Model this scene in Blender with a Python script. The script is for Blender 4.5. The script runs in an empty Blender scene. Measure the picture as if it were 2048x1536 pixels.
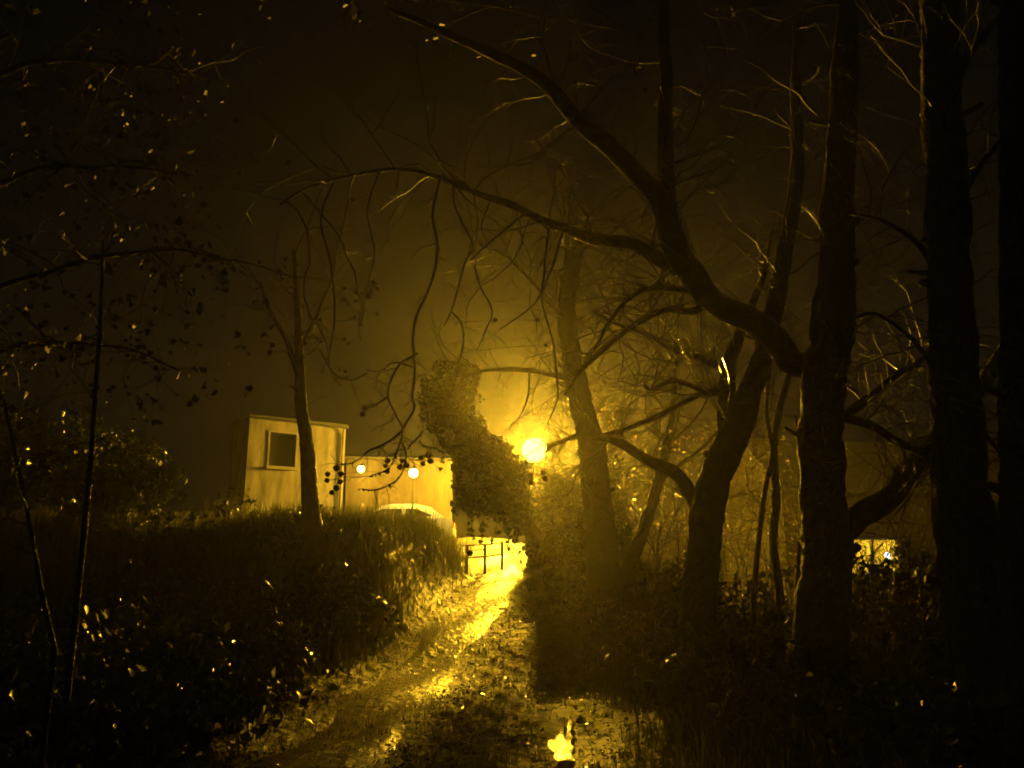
import bpy, math, random
import numpy as np
from mathutils import Vector, Matrix, noise

# ------------------------------------------------------------------ camera, sky, exposure
sc = bpy.context.scene
C = sc.collection
F = 1593.0                      # focal length in photo pixels (2048 wide)
PITCH = math.radians(12.8)
CAM = Vector((0, 0, 1.6))
cam = bpy.data.cameras.new('camera')
cam.sensor_width = 36.0
cam.lens = 36.0 * F / 2048.0
cam.clip_start = 0.05
cam.clip_end = 600
camo = bpy.data.objects.new('camera', cam)
camo.location = CAM
camo.rotation_euler = (math.radians(90) + PITCH, 0, 0)
C.objects.link(camo)
sc.camera = camo

world = bpy.data.worlds.new('World')
sc.world = world
world.use_nodes = True
wn = world.node_tree.nodes
sky = wn.new('ShaderNodeTexSky')
sky.sky_type = 'NISHITA'
sky.sun_disc = False
sky.sun_elevation = math.radians(14)
sky.sun_rotation = math.radians(200)
world.node_tree.links.new(sky.outputs[0], wn['Background'].inputs[0])
wn['Background'].inputs[1].default_value = 0.0003

LAMP_COL = (1.0, 0.53, 0.022)
LAMP_POWER = 370000.0
HAZE_DENSITY = 0.0020
HAZE_G = 0.79
sc.view_settings.view_transform = 'Standard'
sc.view_settings.look = 'None'
sc.view_settings.exposure = 0.0
sc.view_settings.gamma = 1.0
sc.view_settings.use_curve_mapping = False
cy = sc.cycles
cy.use_denoising = True
cy.max_bounces = 5
cy.diffuse_bounces = 2
cy.glossy_bounces = 2
cy.transmission_bounces = 4
cy.transparent_max_bounces = 6
cy.volume_bounces = 0
cy.caustics_reflective = False
cy.caustics_refractive = False
cy.sample_clamp_indirect = 8.0
cy.filter_width = 1.9

random.seed(7)
rng = np.random.default_rng(7)
R = random.Random(11)


ZCAP = 9.0                     # no tree stands taller than this


def P(px, py, Y):
    """a direction seen from where the photographer stood, taken out to distance Y"""
    dx, du = (px - 1024) / F, (768 - py) / F
    c, s = math.cos(PITCH), math.sin(PITCH)
    d = Vector((dx, c - du * s, s + du * c))
    return CAM + d * (Y / d.y)


def pxm(Y):
    return Y * 1.02 / F


# ------------------------------------------------------------------ materials
def new_mat(name):
    m = bpy.data.materials.new(name)
    m.use_nodes = True
    nt = m.node_tree
    b = nt.nodes['Principled BSDF']
    return m, nt, b


def bumpy(nt, b, scale, strength, dist=0.02, detail=4, coat=False):
    tc = nt.nodes.new('ShaderNodeTexCoord')
    n = nt.nodes.new('ShaderNodeTexNoise')
    n.inputs['Scale'].default_value = scale
    n.inputs['Detail'].default_value = detail
    nt.links.new(tc.outputs['Object'], n.inputs['Vector'])
    bp = nt.nodes.new('ShaderNodeBump')
    bp.inputs['Strength'].default_value = strength
    bp.inputs['Distance'].default_value = dist
    nt.links.new(n.outputs[0], bp.inputs['Height'])
    nt.links.new(bp.outputs[0], b.inputs['Normal'])
    if coat:
        nt.links.new(bp.outputs[0], b.inputs['Coat Normal'])
    return tc, n


def colour_noise(nt, b, c1, c2, scale, tc=None, detail=5):
    if tc is None:
        tc = nt.nodes.new('ShaderNodeTexCoord')
    n = nt.nodes.new('ShaderNodeTexNoise')
    n.inputs['Scale'].default_value = scale
    n.inputs['Detail'].default_value = detail
    nt.links.new(tc.outputs['Object'], n.inputs['Vector'])
    r = nt.nodes.new('ShaderNodeValToRGB')
    r.color_ramp.elements[0].position = 0.35
    r.color_ramp.elements[0].color = (*c1, 1)
    r.color_ramp.elements[1].position = 0.68
    r.color_ramp.elements[1].color = (*c2, 1)
    nt.links.new(n.outputs[0], r.inputs[0])
    nt.links.new(r.outputs[0], b.inputs['Base Color'])


def surf(name, c1, c2=None, rough=0.6, cscale=4.0, bump=None, coat=0.0, coat_rough=0.1, spec=0.5, metal=0.0):
    m, nt, b = new_mat(name)
    b.inputs['Roughness'].default_value = rough
    b.inputs['Specular IOR Level'].default_value = spec
    b.inputs['Metallic'].default_value = metal
    b.inputs['Coat Weight'].default_value = coat
    b.inputs['Coat Roughness'].default_value = coat_rough
    b.inputs['Base Color'].default_value = (*c1, 1)
    if c2:
        colour_noise(nt, b, c1, c2, cscale)
    if bump:
        bumpy(nt, b, *bump, coat=coat > 0)
    return m


def emit(name, col, strength):
    m = bpy.data.materials.new(name)
    m.use_nodes = True
    nt = m.node_tree
    nt.nodes.remove(nt.nodes['Principled BSDF'])
    e = nt.nodes.new('ShaderNodeEmission')
    e.inputs[0].default_value = (*col, 1)
    e.inputs[1].default_value = strength
    nt.links.new(e.outputs[0], nt.nodes['Material Output'].inputs[0])
    return m


def leafy(name, c1, c2, trans, rough=0.35, cscale=3.0, spec=0.5, coat=0.0, tcol=None):
    """thin wet leaf: diffuse + translucent + gloss"""
    m, nt, b = new_mat(name)
    b.inputs['Roughness'].default_value = rough
    b.inputs['Specular IOR Level'].default_value = spec
    b.inputs['Coat Weight'].default_value = coat
    b.inputs['Coat Roughness'].default_value = 0.12
    colour_noise(nt, b, c1, c2, cscale)
    t = nt.nodes.new('ShaderNodeBsdfTranslucent')
    tcol = tcol or tuple(0.5 * (p + q) * 1.6 for p, q in zip(c1, c2))
    t.inputs[0].default_value = (*tcol, 1)
    mx = nt.nodes.new('ShaderNodeMixShader')
    mx.inputs[0].default_value = trans
    nt.links.new(b.outputs[0], mx.inputs[1])
    nt.links.new(t.outputs[0], mx.inputs[2])
    nt.links.new(mx.outputs[0], nt.nodes['Material Output'].inputs[0])
    return m


M = {
    'bark': surf('wet_bark', (0.008, 0.007, 0.005), (0.026, 0.020, 0.014), 0.8, 9.0, (48.0, 1.0, 0.04, 6), coat=0.10, coat_rough=0.2, spec=0.3),
    'twig': surf('wet_twig', (0.010, 0.008, 0.005), (0.024, 0.017, 0.012), 0.5, 14.0, (40.0, 0.25, 0.005, 3), coat=1.0, coat_rough=0.06),
    'ivy': leafy('ivy_leaf', (0.010, 0.019, 0.006), (0.026, 0.038, 0.012), 0.07, 0.28, 2.0, 0.5, 0.25),
    'grass': leafy('wet_grass', (0.028, 0.038, 0.009), (0.080, 0.072, 0.020), 0.35, 0.35, 0.8, 0.4),
    'beech': leafy('dead_beech_leaf', (0.05, 0.032, 0.012), (0.13, 0.085, 0.03), 0.25, 0.4, 2.0, 0.4),
    'oak': leafy('withered_oak_leaf', (0.014, 0.010, 0.005), (0.034, 0.022, 0.010), 0.05, 0.55, 3.0, 0.35, 0.05),
    'litter': leafy('wet_dead_leaf', (0.05, 0.032, 0.014), (0.13, 0.085, 0.035), 0.08, 0.16, 6.0, 0.7, 1.0),
    'soil': surf('wet_soil', (0.018, 0.014, 0.008), (0.045, 0.038, 0.016), 0.62, 1.3, (7.0, 0.9, 0.08, 6), spec=0.4),
    'path': surf('wet_gravel_path', (0.09, 0.072, 0.04), (0.19, 0.155, 0.09), 0.36, 1.8, (9.0, 0.8, 0.05, 6), spec=0.5),
    'render': surf('pale_render', (0.07, 0.063, 0.052), (0.23, 0.21, 0.175), 0.85, 1.5, (22.0, 0.25, 0.01, 4)),
    'ochre': surf('ochre_render', (0.05, 0.04, 0.025), (0.11, 0.09, 0.06), 0.9, 1.4, (22.0, 0.3, 0.01, 4)),
    'trim': surf('white_trim', (0.15, 0.14, 0.12), (0.24, 0.22, 0.19), 0.5, 3.0),
    'darkroof': surf('roof_felt', (0.045, 0.042, 0.040), (0.07, 0.066, 0.06), 0.8, 2.0, (30, 0.4, 0.01, 3)),
    'glass': surf('dark_glass', (0.02, 0.022, 0.024), None, 0.08, spec=0.5),
    'metal': surf('dark_metal', (0.03, 0.032, 0.03), (0.05, 0.05, 0.045), 0.45, 8.0, metal=0.6),
    'wood': surf('weathered_wood', (0.06, 0.045, 0.03), (0.12, 0.09, 0.06), 0.7, 6.0, (25, 0.6, 0.01, 4)),
    'carpaint': surf('white_car_paint', (0.74, 0.74, 0.72), (0.80, 0.80, 0.78), 0.28, 2.0, coat=1.0, coat_rough=0.04),
    'rubber': surf('tyre_rubber', (0.02, 0.02, 0.02), None, 0.8),
    'chrome': surf('wheel_alloy', (0.5, 0.5, 0.5), None, 0.3, metal=1.0),
    'redlens': surf('red_lens', (0.45, 0.02, 0.01), None, 0.15),
    'brick': surf('house_render', (0.030, 0.026, 0.020), (0.058, 0.050, 0.038), 0.85, 1.6, (18, 0.4, 0.01, 4)),
    'drop': surf('rain_water', (0.01, 0.01, 0.01), None, 0.10, spec=0.9),
    'seed': surf('seed_ball', (0.035, 0.024, 0.014), (0.07, 0.048, 0.028), 0.8, 40.0, (120, 1.0, 0.01, 3)),
    'sodium': emit('sodium_lamp_glow', (1.0, 0.72, 0.045), 16.0),
    'warmlamp': emit('warm_lamp_glow', (1.0, 0.80, 0.20), 9.0),
    'whitelamp': emit('white_lamp_glow', (0.9, 0.95, 1.0), 7.0),
}
for key_, sc_z in (('render', 0.22), ('ochre', 0.25)):
    nt = M[key_].node_tree
    for nd in [q for q in nt.nodes if q.type == 'TEX_NOISE']:
        if nd.inputs['Scale'].default_value < 5:
            mpn = nt.nodes.new('ShaderNodeMapping'); mpn.inputs['Scale'].default_value = (2.2, 2.2, sc_z * 2)
            src = nd.inputs['Vector'].links[0].from_socket
            nt.links.new(src, mpn.inputs[0]); nt.links.new(mpn.outputs[0], nd.inputs['Vector'])
            nd.inputs['Detail'].default_value = 8
            nd.inputs['Roughness'].default_value = 0.65
# lit window of the far house: warm curtain glow with soft folds
m, nt, b = new_mat('lit_curtain')
nt.nodes.remove(b)
e = nt.nodes.new('ShaderNodeEmission')
tc = nt.nodes.new('ShaderNodeTexCoord')
wv = nt.nodes.new('ShaderNodeTexNoise'); wv.inputs['Scale'].default_value = 2.4
mp = nt.nodes.new('ShaderNodeMapping'); mp.inputs['Scale'].default_value = (3.0, 3.0, 0.6)
nt.links.new(tc.outputs['Object'], mp.inputs[0]); nt.links.new(mp.outputs[0], wv.inputs['Vector'])
cr = nt.nodes.new('ShaderNodeValToRGB')
cr.color_ramp.elements[0].position = 0.3; cr.color_ramp.elements[0].color = (0.75, 0.36, 0.012, 1)
cr.color_ramp.elements[1].position = 0.7; cr.color_ramp.elements[1].color = (1.0, 0.62, 0.03, 1)
nt.links.new(wv.outputs[0], cr.inputs[0]); nt.links.new(cr.outputs[0], e.inputs[0])
e.inputs[1].default_value = 1.9
nt.links.new(e.outputs[0], nt.nodes['Material Output'].inputs[0])
M['curtain'] = m
# puddle water with rain ripples
m, nt, b = new_mat('puddle_water')
b.inputs['Base Color'].default_value = (0.012, 0.011, 0.008, 1)
b.inputs['Roughness'].default_value = 0.13
b.inputs['IOR'].default_value = 1.33
bumpy(nt, b, 15.0, 1.0, 0.012, 2)
M['water'] = m


# ------------------------------------------------------------------ mesh helpers
class MB:
    def __init__(self):
        self.v, self.f = [], []

    def box(self, c, s, rz=0.0):
        o = len(self.v)
        ca, sa = math.cos(rz), math.sin(rz)
        for z in (-1, 1):
            for y in (-1, 1):
                for x in (-1, 1):
                    lx, ly = x * s[0] / 2, y * s[1] / 2
                    self.v.append((c[0] + lx * ca - ly * sa, c[1] + lx * sa + ly * ca, c[2] + z * s[2] / 2))
        for f in ((0, 2, 3, 1), (4, 5, 7, 6), (0, 1, 5, 4), (2, 6, 7, 3), (0, 4, 6, 2), (1, 3, 7, 5)):
            self.f.append(tuple(o + i for i in f))
        return self

    def tube(self, pts, rad, sides=8, cap=True):
        pts = [Vector(p) for p in pts]
        n = len(pts)
        o = len(self.v)
        up = Vector((0.31, 0.2, 0.93))
        for i in range(n):
            t = (pts[min(i + 1, n - 1)] - pts[max(i - 1, 0)])
            if t.length < 1e-7:
                t = Vector((0, 0, 1))
            t.normalize()
            if i == 0:
                a = t.cross(up)
            else:
                a = a - t * a.dot(t)
            if a.length < 1e-4:
                a = t.cross(Vector((1, 0, 0.1)))
            a.normalize()
            bb = t.cross(a)
            for k in range(sides):
                an = 2 * math.pi * k / sides
                q = pts[i] + (a * math.cos(an) + bb * math.sin(an)) * rad[i]
                self.v.append(q[:])
        for i in range(n - 1):
            for k in range(sides):
                k2 = (k + 1) % sides
                self.f.append((o + i * sides + k, o + i * sides + k2, o + (i + 1) * sides + k2, o + (i + 1) * sides + k))
        if cap:
            self.f.append(tuple(o + k for k in reversed(range(sides))))
            self.f.append(tuple(o + (n - 1) * sides + k for k in range(sides)))
        return self

    def bark(self, pts, rad, sides, seed, step=0.045, rough=0.07):
        """tube with ridged, knotty skin"""
        P2, R2 = [pts[0]], [rad[0]]
        for i in range(1, len(pts)):
            n_ = max(1, int((pts[i] - pts[i - 1]).length / step))
            for k in range(1, n_ + 1):
                t = k / n_
                P2.append(pts[i - 1].lerp(pts[i], t)); R2.append(rad[i - 1] * (1 - t) + rad[i] * t)
        o = len(self.v)
        self.tube(P2, R2, sides)
        acc = 0.0
        for i in range(len(P2)):
            acc += (P2[i] - P2[i - 1]).length if i else 0
            for k in range(sides):
                j = o + i * sides + k
                an = 2 * math.pi * k / sides
                q = Vector((math.cos(an) * 3.4, math.sin(an) * 3.4, acc * 5.0 + seed))
                q2 = Vector((math.cos(an) * 1.1, math.sin(an) * 1.1, acc * 1.6 + seed * 3))
                d_ = rough * (1 - 2.2 * abs(noise.noise(q))) + 0.05 * noise.noise(q2)
                v = Vector(self.v[j])
                self.v[j] = (v + (v - P2[i]) * d_)[:]
        return self

    def lathe(self, c, prof, sides=16):
        o = len(self.v)
        for r, z in prof:
            for k in range(sides):
                an = 2 * math.pi * k / sides
                self.v.append((c[0] + r * math.cos(an), c[1] + r * math.sin(an), c[2] + z))
        for i in range(len(prof) - 1):
            for k in range(sides):
                k2 = (k + 1) % sides
                self.f.append((o + i * sides + k, o + i * sides + k2, o + (i + 1) * sides + k2, o + (i + 1) * sides + k))
        self.f.append(tuple(o + k for k in reversed(range(sides))))
        self.f.append(tuple(o + (len(prof) - 1) * sides + k for k in range(sides)))
        return self

    def ball(self, c, r, n=8, m=6):
        prof = [(max(r * math.sin(math.pi * i / m), r * 0.02), -r * math.cos(math.pi * i / m)) for i in range(m + 1)]
        return self.lathe(c, prof, n)

    def poly(self, pts):
        o = len(self.v)
        self.v += [tuple(p) for p in pts]
        self.f.append(tuple(range(o, o + len(pts))))
        return self

    def prism(self, prof, d0, d1, fn):
        """closed outline prof [(a,b)], extruded from d0 to d1; fn(a,b,d) -> xyz"""
        o = len(self.v)
        n = len(prof)
        for d in (d0, d1):
            for a, b_ in prof:
                self.v.append(tuple(fn(a, b_, d)))
        self.f.append(tuple(o + i for i in reversed(range(n))))
        self.f.append(tuple(o + n + i for i in range(n)))
        for i in range(n):
            j = (i + 1) % n
            self.f.append((o + i, o + j, o + n + j, o + n + i))
        return self

    def build(self, name, mat, parent=None, smooth=False, kind=None):
        me = bpy.data.meshes.new(name)
        me.from_pydata(self.v, [], self.f)
        return link(name, me, mat, parent, smooth, kind)


def link(name, me, mat, parent=None, smooth=False, kind=None):
    me.materials.append(M[mat] if isinstance(mat, str) else mat)
    if smooth:
        me.polygons.foreach_set('use_smooth', [True] * len(me.polygons))
    me.update()
    o = bpy.data.objects.new(name, me)
    C.objects.link(o)
    if parent is not None:
        o.parent = parent
        o.matrix_parent_inverse = Matrix.Translation(parent.location).inverted()
    if kind:
        o['kind'] = kind
    return o


def tag(o, label, cat, group=None):
    o['label'] = label
    o['category'] = cat
    if group:
        o['group'] = group
    return o


def thing(name, label, cat, loc, group=None):
    o = bpy.data.objects.new(name, None)
    o.empty_display_size = 0.2
    C.objects.link(o)
    o.location = loc
    return tag(o, label, cat, group)


def np_mesh(name, v, f, mat, parent=None, smooth=False, kind=None):
    me = bpy.data.meshes.new(name)
    v = np.asarray(v, np.float32).reshape(-1, 3)
    f = np.asarray(f, np.int32)
    k = f.shape[1]
    me.vertices.add(len(v)); me.vertices.foreach_set('co', v.ravel())
    me.loops.add(f.size); me.loops.foreach_set('vertex_index', f.ravel())
    me.polygons.add(len(f))
    me.polygons.foreach_set('loop_start', np.arange(0, f.size, k, dtype=np.int32))
    me.update(calc_edges=True)
    return link(name, me, mat, parent, smooth, kind)


def smooth_path(pts, n=5):
    """Catmull-Rom through tuples of any length"""
    a = [np.array(p, float) for p in pts]
    a = [2 * a[0] - a[1]] + a + [2 * a[-1] - a[-2]]
    out = []
    for i in range(1, len(a) - 2):
        p0, p1, p2, p3 = a[i - 1], a[i], a[i + 1], a[i + 2]
        for k in range(n):
            t = k / n
            out.append(0.5 * (2 * p1 + (p2 - p0) * t + (2 * p0 - 5 * p1 + 4 * p2 - p3) * t * t + (3 * p1 - p0 - 3 * p2 + p3) * t ** 3))
    out.append(a[-2])
    return out


# ------------------------------------------------------------------ terrain
def sstep(a, b_, x):
    t = np.clip((x - a) / (b_ - a), 0, 1)
    return t * t * (3 - 2 * t)


PATH = [(-1.2, -3), (-1.35, 2), (-1.5, 6), (-1.55, 9), (-1.35, 12), (-0.95, 15), (-0.5, 17.5), (-0.12, 20), (-0.7, 24), (-1.6, 30), (-2, 45)]
_py = np.array([p[1] for p in PATH]); _px = np.array([p[0] for p in PATH])


def path_x(y):
    return np.interp(y, _py, _px)


def ground_z(x, y):
    x = np.asarray(x, float); y = np.asarray(y, float)
    d = x - path_x(y)
    left = 2.3 * sstep(11.6, 16.8, y) + 0.25 * sstep(18, 26, y)
    cut = 1.25 * sstep(10.5, 20.5, y) + 1.25 * sstep(19, 29, y)
    right = 1.9 * sstep(12, 22, y) * (1 - sstep(2.2, 6.5, d))
    w = np.clip((-d - 0.75) / 1.5, 0, 1)
    w = w * w * (3 - 2 * w)
    z = cut * (1 - w) + left * w
    wr = np.clip((d - 0.9) / 1.6, 0, 1); wr = wr * wr * (3 - 2 * wr)
    z = z * (1 - wr) + right * wr
    z = z + 0.10 * sstep(0.8, 1.6, np.abs(d))
    z = z + 0.06 * np.sin(1.7 * x + 0.6 * y) * np.cos(0.9 * y - 0.7 * x) + 0.03 * np.sin(4.1 * x - 2.2 * y)
    return z


def gz(x, y):
    return float(ground_z(x, y))


def axis(lo, hi, fine_lo, fine_hi, fine, coarse):
    a = list(np.arange(lo, fine_lo, coarse)) + list(np.arange(fine_lo, fine_hi, fine)) + list(np.arange(fine_hi, hi + coarse, coarse))
    return np.array(a)


xs = axis(-110, 110, -13, 14, 0.18, 4.0)
ys = axis(-30, 150, 0, 34, 0.18, 4.0)
X, Y = np.meshgrid(xs, ys)
Z = ground_z(X, Y)
verts = np.stack([X, Y, Z], -1).reshape(-1, 3)
nx, ny = len(xs), len(ys)
ii = (np.arange(ny - 1)[:, None] * nx + np.arange(nx - 1)[None, :]).ravel()
g = np_mesh('ground', verts, np.stack([ii, ii + 1, ii + nx + 1, ii + nx], -1), 'soil', smooth=True)
g['kind'] = 'structure'
# footpath: a worn strip a little above the soil
pv, pf = [], []
pys = np.arange(-2, 40, 0.2)
for j, y in enumerate(pys):
    c = float(path_x(y))
    for k in range(11):
        u = -1 + 2 * k / 10
        w = 0.72 + 0.14 * math.sin(y * 1.3) + 0.08 * math.sin(y * 3.1 + 1)
        x = c + u * w
        pv.append((x, y, gz(x, y) + 0.012 - 0.03 * abs(u) ** 3))
pf = [(j * 11 + k, j * 11 + k + 1, (j + 1) * 11 + k + 1, (j + 1) * 11 + k) for j in range(len(pys) - 1) for k in range(10)]
pth = np_mesh('path', pv, pf, 'path', smooth=True)
pth['kind'] = 'structure'
# puddle in the rut
pc = [P(x, y, 7) for x, y in ((1, 1),)]
out = [(1143, 1444), (1136, 1456), (1128, 1466), (1136, 1473), (1119, 1482), (1112, 1487), (1109, 1494), (1095, 1501), (1099, 1513), (1110, 1524), (1108, 1531), (1120, 1540), (1134, 1537), (1151, 1542), (1144, 1524), (1149, 1512), (1141, 1501), (1145, 1489), (1140, 1478), (1146, 1464)]
out.reverse()
pts = []
for x, y in out:
    dx, du = (x - 1024) / F, (768 - y) / F
    c_, s_ = math.cos(PITCH), math.sin(PITCH)
    d = Vector((dx, c_ - du * s_, s_ + du * c_))
    t = (CAM.z - 0.075) / -d.z
    q = CAM + d * t
    pts.append((q.x, q.y, 0.0))
cx = sum(p[0] for p in pts) / len(pts); cyy = sum(p[1] for p in pts) / len(pts)
zp = max(gz(p[0], p[1]) for p in pts) + 0.03
cl = smooth_path([(p[0], p[1]) for p in pts + pts[:1]], 4)[:-1]
mb = MB()
ring = [(p[0] + 0.006 * math.sin(9.7 * i), p[1] + 0.03 * math.cos(7.3 * i), zp) for i, p in enumerate(cl)]
mb.v.append((cx, cyy, zp)); mb.v += ring
mb.f += [(0, 1 + (i + 1) % len(ring), 1 + i) for i in range(len(ring))]
pud = mb.build('puddle', 'water'); pud['kind'] = 'structure'
PUD = (cx, cyy)

# ------------------------------------------------------------------ hut on the bank
def wall_frame(A, B):
    d = Vector((B.x - A.x, B.y - A.y, 0)); L = d.length; d.normalize()
    n = Vector((d.y, -d.x, 0))            # towards the viewer
    return d, n, L


A = P(500, 835, 26.0); B = P(692, 857, 28.0)
top = A.z
base = gz(A.x, A.y) - 0.5
d, n, L = wall_frame(A, B)
hut = thing('hut', 'small flat-roofed pale rendered hut with one dark window on the grassy bank', 'hut', ((A.x + B.x) / 2, (A.y + B.y) / 2, base))


def W(u, v, w):                           # along wall, outwards, up
    q = A + d * u + n * v
    return (q.x, q.y, w)


def wbox(mb, u0, u1, v0, v1, z0, z1):
    o = len(mb.v)
    for z in (z0, z1):
        for v in (v0, v1):
            for u in (u0, u1):
                mb.v.append(W(u, v, z))
    for f in ((0, 2, 3, 1), (4, 5, 7, 6), (0, 1, 5, 4), (2, 6, 7, 3), (0, 4, 6, 2), (1, 3, 7, 5)):
        mb.f.append(tuple(o + i for i in f))
    return mb


wz0, wz1 = P(560, 932, 26.6).z, P(560, 866, 26.6).z
wu0, wu1 = L * 0.21, L * 0.475
mb = MB()
wbox(mb, 0, wu0, -0.3, 0, base, top); wbox(mb, wu1, L, -0.3, 0, base, top)
wbox(mb, wu0, wu1, -0.3, 0, base, wz0); wbox(mb, wu0, wu1, -0.3, 0, wz1, top)
wbox(mb, 0, 0.3, -1.7, -0.302, base, top); wbox(mb, L - 0.3, L, -1.7, -0.302, base, top); wbox(mb, 0, L, -2.0, -1.702, base, top)
mb.build('wall', 'render', hut)
rf = wbox(MB(), -0.06, L + 0.06, -2.08, 0.07, top + 0.002, top + 0.10).build('roof', 'darkroof', hut)
MB().tube([W(-0.05, 0.12, top + 0.01), W(L * 0.5, 0.12, top - 0.01), W(L + 0.05, 0.12, top - 0.03)], [0.045] * 3, 8).build('gutter', 'metal', rf)
MB().tube([W(L - 0.12, 0.12, top - 0.03), W(L - 0.12, 0.05, top - 0.25), W(L - 0.12, 0.05, base)], [0.032] * 3, 8).build('downpipe', 'metal', hut)
wbox(MB(), -0.03, L + 0.03, 0.002, 0.05, base, base + 1.0).build('plinth', 'darkroof', hut)
wi = wbox(MB(), wu0, wu1, -0.17, -0.15, wz0, wz1).build('window', 'glass', hut)
mb = MB()
t = 0.055
wbox(mb, wu0 - t, wu0, -0.14, 0.03, wz0 - t, wz1 + t); wbox(mb, wu1, wu1 + t, -0.14, 0.03, wz0 - t, wz1 + t)
wbox(mb, wu0, wu1, -0.14, 0.03, wz1, wz1 + t)
mb.build('frame', 'trim', wi)
wbox(MB(), wu0 - t - 0.04, wu1 + t + 0.04, 0.0, 0.12, wz0 - t - 0.06, wz0 - t - 0.002).build('sill', 'trim', wi)
wbox(MB(), wu0, wu1, -0.14, 0.028, wz0 - t, wz0).build('frame', 'trim', wi)

# ------------------------------------------------------------------ lit outbuilding behind it, with two wall lamps and a parked car
A = P(694, 918, 31.0); B = P(906, 925, 31.5)
d, n, L = wall_frame(A, B)
top = A.z; base = gz(A.x, A.y) - 0.4
ann = thing('outbuilding', 'long low plain outbuilding wall lit yellow beside the hut', 'outbuilding', ((A.x + B.x) / 2, (A.y + B.y) / 2, base))
mb = MB()
wbox(mb, 0, L, -3.0, 0, base, top)
mb.build('wall', 'ochre', ann)
wbox(MB(), -0.1, L + 0.1, -3.1, 0.14, top + 0.002, top + 0.09).build('roof', 'darkroof', ann)
u = L * 0.30
db = base + 0.4
do = wbox(MB(), u, u + 0.85, 0.002, 0.04, db, db + 2.0).build('door', 'wood', ann)
MB().ball(W(u + 0.75, 0.08, db + 1.0), 0.04).build('handle', 'metal', do)


def wall_lamp(px, py, Y, r, power, label, col, post=False):
    c = P(px, py, Y)
    t = thing('post_lamp' if post else 'wall_lamp', label, 'lamp', (c.x, c.y, gz(c.x, c.y)) if post else c)
    MB().ball(c, r, 14, 10).build('globe', 'warmlamp', t, True)
    mb = MB()
    if post:
        mb.tube([(c.x, c.y, gz(c.x, c.y) - 0.2), (c.x, c.y, c.z - r * 0.9)], [0.03, 0.022], 8)
    else:
        mb.tube([c + Vector((0, 0, r * 0.9)), c + Vector((0, 0, r + 0.10)), c + Vector((0, (A.y - c.y) * 0.6, r + 0.14)), Vector((c.x, A.y + 0.28, c.z + r + 0.05))], [0.02] * 4, 6)
    mb.build('post' if post else 'bracket', 'metal', t)
    MB().lathe((c.x, c.y, c.z + r * 0.86), [(r * 0.8, 0), (r * 0.5, 0.05), (0.03, 0.09)], 12).build('cap', 'metal', t)
    li = bpy.data.lights.new('small_lamp_light', 'POINT')
    li.energy = power; li.color = col; li.shadow_soft_size = r * 1.06
    lo = bpy.data.objects.new('light', li); C.objects.link(lo); lo.location = c
    lo.parent = t; lo.matrix_parent_inverse = Matrix.Translation(t.location).inverted()
    return t


wall_lamp(722, 938, 30.4, 0.14, 1000, 'glowing globe lamp on the pale wall beside the hut', (1.0, 0.55, 0.03))
wall_lamp(827, 946, 26.6, 0.16, 3000, 'bright globe lamp on a slim post beside the parked car', (1.0, 0.62, 0.07), True)

# parked car, nose to the left, its lower half behind the bank
CY = 28.0
roof_c = P(842, 999, CY)
gzc = roof_c.z - 1.46 - 0.20
car = thing('parked_car', 'white parked car, roof and windscreen catching the lamp above, half hidden by grass', 'car', (roof_c.x - 0.85, CY, gzc))
CX = roof_c.x - 0.85


def carfn(a, b_, dd):
    return (CX + a, CY + dd, gzc + b_)


lower = [(-2.05, 0.35), (-2.1, 0.62), (-1.98, 0.80), (-1.15, 0.95), (1.85, 0.98), (2.02, 0.85), (2.05, 0.4), (1.7, 0.24), (-1.8, 0.24)]
cab = [(-1.12, 0.93), (-0.38, 1.40), (-0.05, 1.46), (0.75, 1.46), (1.25, 1.36), (1.80, 0.96)]
mb = MB(); mb.prism(lower, -0.82, 0.82, carfn)
body = mb.build('body', 'carpaint', car)
mb = MB()
o = len(mb.v)
for sgn in (-1, 1):
    for a, b_ in cab:
        ins = 0.80 - 0.17 * (b_ - 0.93) / 0.53
        mb.v.append(carfn(a, b_, sgn * ins))
k = len(cab)
mb.f.append(tuple(range(k)))
mb.f.append(tuple(reversed(range(k, 2 * k))))
for i in range(k - 1):
    mb.f.append((i, i + k, i + k + 1, i + 1))
mb.build('cabin', 'carpaint', car)
for sgn in (-1,):
    for pr in ([(-0.86, 1.0), (-0.40, 1.28), (0.28, 1.30), (0.28, 1.0)], [(0.42, 1.0), (0.42, 1.30), (0.80, 1.29), (1.36, 1.05)]):
        MB().poly([carfn(a, b_, sgn * (0.807 - 0.17 * (b_ - 0.93) / 0.53)) for a, b_ in pr]).build('side_window', 'glass', car)
MB().poly([carfn(-1.03, 1.0, -0.68), carfn(-0.44, 1.375, -0.58), carfn(-0.44, 1.375, 0.58), carfn(-1.03, 1.0, 0.68)]).build('windscreen', 'glass', car).location = (-0.012, 0, 0.018)
for a in (-1.3, 1.28):
    for dd in (-0.78, 0.78):
        c = carfn(a, 0.31, dd)
        wh = MB().tube([(c[0], c[1] - 0.1, c[2]), (c[0], c[1] + 0.1, c[2])], [0.31, 0.31], 16).build('wheel', 'rubber', car)
        MB().tube([(c[0], c[1] - 0.112, c[2]), (c[0], c[1] + 0.112, c[2])], [0.19, 0.19], 12).build('rim', 'chrome', wh)
for dd in (-0.6, 0.6):
    MB().box(carfn(-2.07, 0.68, dd), (0.08, 0.3, 0.14)).build('headlight', 'glass', car)
    MB().box(carfn(2.02, 0.75, dd), (0.06, 0.26, 0.2)).build('tail_light', 'redlens', car)

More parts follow.
